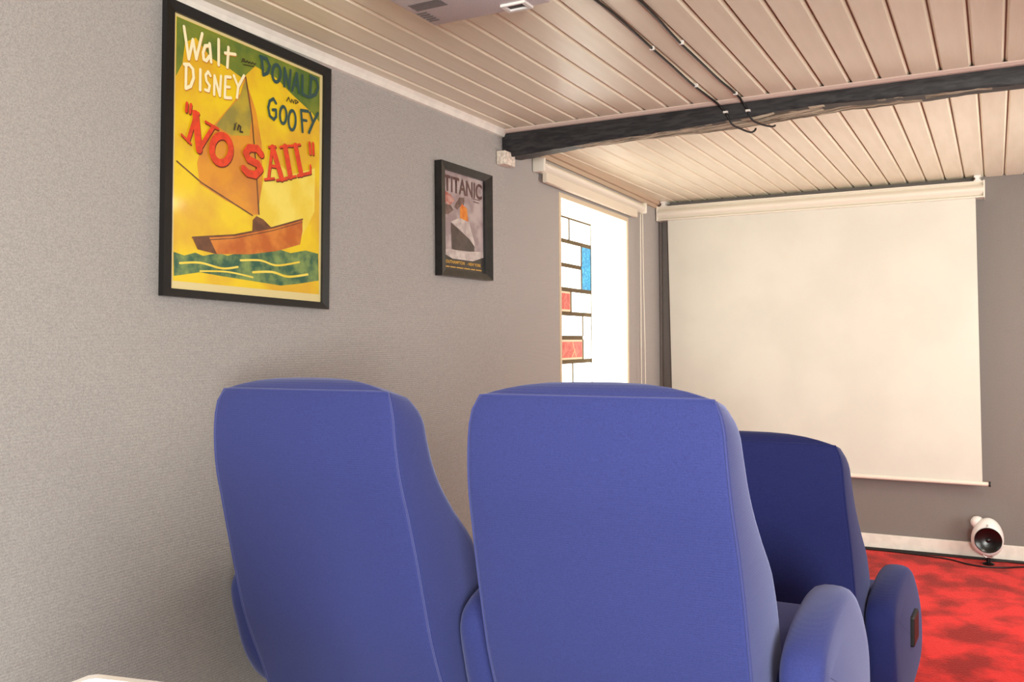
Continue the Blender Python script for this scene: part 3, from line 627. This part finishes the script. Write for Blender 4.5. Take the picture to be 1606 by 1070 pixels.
tx('- NEW YORK', 0.017, 0.022, -0.172, Q_gld, width=0.115, bold=0.0005)
bm = bmesh.new()
for a0, a1 in ((-0.150, -0.118), (-0.108, -0.070), (-0.060, -0.010), (0.0, 0.045), (0.055, 0.085), (0.095, 0.140)): stroke(bm, [(a0, -0.187), (a1, -0.187)], 0.0022, X0 + 0.0016)
obj('small_print', bm, Q_gld, paper, recalc=False)['kind'] = 'stuff'
bm = bmesh.new()
for a0, a1, zz in ((0.070, 0.130, 0.112), (0.078, 0.124, 0.100)): stroke(bm, [(a0, zz), (a1, zz)], 0.0018, X0 + 0.0016)
obj('small_print', bm, Q_ttl, paper, recalc=False)['kind'] = 'stuff'

# ------------------------------------------------------------------ projection screen on the far wall
t = thing('projection_screen', 'wide white pull-down projection screen on the far wall', 'screen', (0, 0, 0))
bm = bmesh.new()
prof = [(5.995, 2.214), (5.895, 2.216), (5.893, 2.208), (5.905, 2.204)] + [(5.912 - 0.030 * math.sin(PI * k / 10), 2.200 - 0.066 * k / 10) for k in range(11)] + [(5.905, 2.130), (5.893, 2.127), (5.893, 2.120), (5.995, 2.120)]
extrude_x(bm, prof, -2.030, -0.052); obj('case', bm, M_case, t, smooth=35)
bm = bmesh.new(); box(bm, (-0.056, 5.890, 2.118), (-0.047, 5.996, 2.219), bev=0.002); obj('end_cap', bm, M_case, t)
bm = bmesh.new(); box(bm, (-2.035, 5.890, 2.118), (-2.026, 5.996, 2.219), bev=0.002); obj('end_cap', bm, M_case, t)
for x in (-0.085, -1.985):
    bm = bmesh.new(); box(bm, (x - 0.018, 5.885, 2.236), (x + 0.018, 5.985, 2.249), bev=0.002); box(bm, (x - 0.012, 5.889, 2.214), (x + 0.012, 5.960, 2.238), bev=0.003); box(bm, (x - 0.018, 5.886, 2.216), (x + 0.018, 5.93, 2.222), bev=0.001)
    obj('bracket', bm, M_clip, t)
bm = bmesh.new(); NXs, NZs = 40, 12; g = []
for i in range(NXs + 1):
    col = []
    for j in range(NZs + 1):
        a, b = i / NXs, j / NZs
        xl = -1.963 + 0.030 * b; xr = -0.096 + 0.024 * b
        col.append((xl + (xr - xl) * a, 5.922 + 0.0022 * math.sin(a * 9 + 1) * b + 0.001 * math.sin(a * 23), 2.124 + (0.462 - 2.124) * b))
    g.append(col)
va = [[bm.verts.new(p) for p in c] for c in g]; vb = [[bm.verts.new((p[0], p[1] + 0.001, p[2])) for p in c] for c in g]
for i in range(NXs):
    for j in range(NZs):
        bm.faces.new((va[i][j], va[i + 1][j], va[i + 1][j + 1], va[i][j + 1])); bm.faces.new((vb[i][j], vb[i][j + 1], vb[i + 1][j + 1], vb[i + 1][j]))
obj('screen_cloth', bm, M_screen, t, smooth=True, recalc=False)
bm = bmesh.new(); tube(bm, [(-1.955, 5.922, 0.460), (-0.034, 5.922, 0.453)], 0.0125, 12); wb = obj('weight_bar', bm, M_case, t, smooth=60)
bm = bmesh.new(); tube(bm, [(-0.040, 5.922, 0.453), (-0.030, 5.922, 0.453)], 0.016, 12); obj('bar_end', bm, M_plastic_black, wb)
bm = bmesh.new(); box(bm, (-1.95, 5.921, 0.4425), (-0.046, 5.934, 0.4465)); obj('bar_slot', bm, mat('dark_slot', (60, 36, 34), rough=0.6), wb)

# ------------------------------------------------------------------ roller blind above the window
t = thing('roller_blind', 'cream roller blind rolled up above the glass block window', 'blind', loc_rw, rot_rw)
bm = bmesh.new()
prof = [(0.003, 2.178), (0.030, 2.182)] + [(0.034 + 0.027 * math.sin(PI * k / 10), 2.180 - 0.054 * k / 10) for k in range(11)] + [(0.030, 2.122), (0.003, 2.124)]
extrude_y(bm, prof, 0.300, 1.890); obj('case', bm, M_case, t, smooth=40)
bm = bmesh.new(); box(bm, (0.002, 0.275, 2.118), (0.064, 0.302, 2.186), bev=0.006); obj('end_cap', bm, M_case, t, smooth=30)
bm = bmesh.new(); box(bm, (0.006, 1.889, 2.116), (0.066, 1.905, 2.186), bev=0.010, seg=3); obj('end_cap', bm, M_case, t, smooth=30)
bm = bmesh.new(); box(bm, (0.020, 0.352, 2.078), (0.046, 1.770, 2.126), bev=0.004); obj('bottom_rail', bm, mat('cream_blind_rail', (222, 210, 192), rough=0.5), t)
bm = bmesh.new()
tube(bm, smooth_pts([(0.040, 1.842, 2.12), (0.038, 1.846, 1.7), (0.036, 1.850, 1.2), (0.034, 1.856, 0.62), (0.034, 1.90, 0.60), (0.036, 1.93, 0.64), (0.040, 1.918, 1.2), (0.040, 1.895, 1.7), (0.040, 1.886, 2.12)], 8), 0.0032, 6)
obj('bead_cord', bm, M_case, t, smooth=True)

# small white block under the end of the beam
o = obj('corner_block', nb((-1.949, 3.502, 2.090), (-1.905, 3.600, 2.150), bev=0.004), mat('chipped_white_paint', (224, 210, 196), rough=0.6, var=0.08, vscale=70))
tag(o, 'small white block on the wall under the beam end', 'block')

# ------------------------------------------------------------------ cables along the ceiling
def ceiling_cable(label, X, wig, pts_end, clips, bclip):
    t = thing('ceiling_cable', label, 'cable', (0, 0, 0), group=None)
    P = [(X + wig * math.sin(y * 4.1 + X * 9) + 0.5 * wig * math.sin(y * 11), y, ZC - 0.005 - 0.003 * (1 + math.sin(y * 6.2 + X * 5)) * 0.8) for y in [YB + 0.02 + k * 0.12 for k in range(int((3.42 - YB) / 0.12) + 1)]]
    P += pts_end
    bm = bmesh.new(); tube(bm, smooth_pts(P, 4), 0.0042, 8); obj('wire', bm, M_cable, t, smooth=True)
    for y in clips:
        obj('clip', nb((X - 0.008, y - 0.004, ZC - 0.013), (X + 0.008, y + 0.005, ZC - 0.0002), bev=0.002), M_clip, t)
    obj('clip', nb((bclip[0] - 0.009, 3.543, bclip[1] - 0.004), (bclip[0] + 0.009, 3.558, bclip[1] + 0.004), bev=0.001), M_clip, t)
ceiling_cable('left black cable running along the ceiling boards over the beam', -0.968, 0.004,
    [(-0.968, 3.50, 2.243), (-0.960, 3.525, 2.236), (-0.952, 3.545, 2.226), (-0.936, 3.549, 2.204), (-0.925, 3.552, 2.182), (-0.915, 3.575, 2.158), (-0.895, 3.63, 2.150), (-0.875, 3.70, 2.148), (-0.862, 3.72, 2.156), (-0.860, 3.735, 2.168)], (2.776, 3.26, 1.9), (-0.935, 2.204))
ceiling_cable('right black cable running along the ceiling boards over the beam', -0.868, 0.004,
    [(-0.868, 3.50, 2.243), (-0.866, 3.528, 2.236), (-0.860, 3.546, 2.224), (-0.847, 3.549, 2.199), (-0.843, 3.553, 2.182), (-0.833, 3.58, 2.164), (-0.815, 3.64, 2.160), (-0.79, 3.71, 2.163), (-0.782, 3.735, 2.172)], (2.768, 3.44, 1.9), (-0.847, 2.199))

# ------------------------------------------------------------------ ceiling projector
t = thing('ceiling_projector', 'white projector mounted flat under the ceiling boards', 'projector', (0, 0, 0))
ZB = 2.13
bd = obj('body', nb((-1.290, 1.68, ZB), (-0.952, 1.992, 2.225), bev=0.006, seg=3), M_proj, t, smooth=35)
bm = bmesh.new(); box(bm, (-1.16, 1.76, 2.222), (-1.08, 1.84, 2.2495), bev=0.003); obj('mounting_plate', bm, M_clip, t)
M_vent = mat('grey_vent', (112, 102, 102), rough=0.6)
for i in range(5): obj('vent_slat', nb((-1.268, 1.836 + i * 0.009, ZB - 0.0015), (-1.178, 1.841 + i * 0.009, ZB + 0.001)), M_vent, t)
for i in range(5): obj('vent_slat', nb((-1.280 , 1.892 + i * 0.014, ZB - 0.0015), (-1.252, 1.899 + i * 0.014, ZB + 0.001)), M_vent, t)
bm = bmesh.new(); box(bm, (-1.068, 1.944, ZB - 0.006), (-1.000, 1.950, ZB + 0.001)); box(bm, (-1.068, 1.980, ZB - 0.006), (-1.000, 1.990, ZB + 0.001)); box(bm, (-1.068, 1.950, ZB - 0.006), (-1.058, 1.980, ZB + 0.001)); box(bm, (-1.010, 1.950, ZB - 0.006), (-1.000, 1.980, ZB + 0.001)); sk = obj('recess_rim', bm, M_plastic_white, t)
obj('recess', nb((-1.058, 1.950, ZB - 0.001), (-1.010, 1.980, ZB + 0.0005)), mat('dark_recess', (70, 62, 64), rough=0.6), sk)
obj('foot', nb((-1.034, 1.953, ZB - 0.004), (-1.018, 1.964, ZB)), M_plastic_black, sk)

# ------------------------------------------------------------------ egg-shaped speaker by the skirting
t = thing('small_speaker', 'small white egg-shaped speaker with black cone by the far wall', 'speaker', (-0.048, 5.868, 0.0), (0, 0, 0))
def lathe(bm, prof, n=32, M=None):
    rings = [[bm.verts.new((r * math.cos(2 * PI * k / n), r * math.sin(2 * PI * k / n), z)) for k in range(n)] for r, z in prof]
    for i in range(len(rings) - 1):
        for k in range(n): bm.faces.new((rings[i][k], rings[i][(k + 1) % n], rings[i + 1][(k + 1) % n], rings[i + 1][k]))
    bm.faces.new(rings[0][::-1]); bm.faces.new(rings[-1])
    if M is not None:
        for v in bm.verts: v.co = M @ v.co
bm = bmesh.new(); pr = []
for k in range(25):
    a = -PI / 2 + PI * k / 24; z = math.sin(a); r = math.cos(a) * (1.0 + 0.10 * -z)
    pr.append((max(0.0005, 0.084 * r), 0.112 * z))
lathe(bm, pr, 40, Matrix.Translation((0, 0, 0.155)) @ Matrix.Rotation(math.radians(4), 4, 'Y') @ Matrix.Diagonal((1, 0.82, 1, 1)))
for v in bm.verts: v.co.y = max(v.co.y, -0.046)
eb = obj('body', bm, M_plastic_white, t, smooth=35)
D = Matrix.Translation((0.004, -0.045, 0.148)) @ Matrix.Rotation(math.radians(90 + 3), 4, 'X')
D = Matrix.Translation((0.004, -0.046, 0.147)) @ Matrix.Rotation(math.radians(86), 4, 'X')
bm = bmesh.new(); lathe(bm, [(0.070, -0.01), (0.0715, 0.016), (0.069, 0.0205), (0.066, 0.018), (0.035, 0.008), (0.014, 0.006), (0.013, 0.010), (0.006, 0.014), (0.0005, 0.015)], 40, D); obj('cone', bm, mat('black_gloss_cone', (9, 8, 9), rough=0.25), t, smooth=50)
bm = bmesh.new(); lathe(bm, [(0.0005, -0.036), (0.02, -0.031), (0.033, -0.015), (0.037, 0.0), (0.033, 0.016), (0.02, 0.031), (0.0005, 0.036)], 24, Matrix.Translation((-0.052, 0.03, 0.232))); obj('swivel_ball', bm, M_plastic_white, t, smooth=True)
bm = bmesh.new(); lathe(bm, [(0.030, 0.0), (0.032, 0.004), (0.026, 0.010), (0.012, 0.014), (0.010, 0.048)], 24, Matrix.Translation((0.004, -0.01, 0.0))); obj('foot', bm, M_darkmetal, t, smooth=50)
bm = bmesh.new(); tube(bm, [(0.004 + 0.026 * math.cos(a), -0.060 + 0.006 * math.sin(a) * 0, 0.064 + 0.012 * math.sin(a)) for a in [PI + PI * k / 10 for k in range(11)]], 0.0035, 8); obj('chrome_ring', bm, mat('chrome', (210, 205, 205), rough=0.2, metal=1.0), t, smooth=True)
bm = bmesh.new(); tube(bm, [(-0.006, -0.0595, 0.232), (-0.001, -0.0600, 0.238), (0.004, -0.0600, 0.234), (0.002, -0.0605, 0.229), (-0.004, -0.0605, 0.226), (-0.006, -0.061, 0.222)], 0.0014, 6); obj('emblem', bm, M_plastic_black, t)

# cables lying along the far skirting
def floor_cable(label, P, r=0.0045):
    bm = bmesh.new(); tube(bm, smooth_pts(P, 6), r, 8); return tag(obj('floor_cable', bm, M_cable, smooth=True), label, 'cable')
random.seed(5)
floor_cable('black cable tight against the far skirting', [(-2.0 + 0.25 * k, 5.972 + 0.004 * math.sin(k * 2.1), 0.008) for k in range(16)], 0.006)
floor_cable('black cable lying slightly off the far skirting', [(-2.0 + 0.25 * k, 5.952 + 0.006 * math.sin(k * 1.7 + 1), 0.006) for k in range(16)], 0.005)
floor_cable('black cable curving out onto the red carpet below the speaker', [(-0.95, 5.935, 0.006), (-0.60, 5.935, 0.006), (-0.38, 5.905, 0.006), (-0.243, 5.868, 0.006), (-0.16, 5.80, 0.006), (-0.076, 5.766, 0.006), (0.03, 5.79, 0.006), (0.134, 5.86, 0.006), (0.30, 5.93, 0.006), (0.7, 5.935, 0.006), (1.6, 5.93, 0.006)])
floor_cable('thin black cable running from the speaker foot to the right', [(-0.044, 5.858, 0.02), (-0.02, 5.90, 0.012), (0.05, 5.925, 0.012), (0.2, 5.925, 0.012), (0.6, 5.94, 0.008), (1.5, 5.935, 0.008)], 0.004)
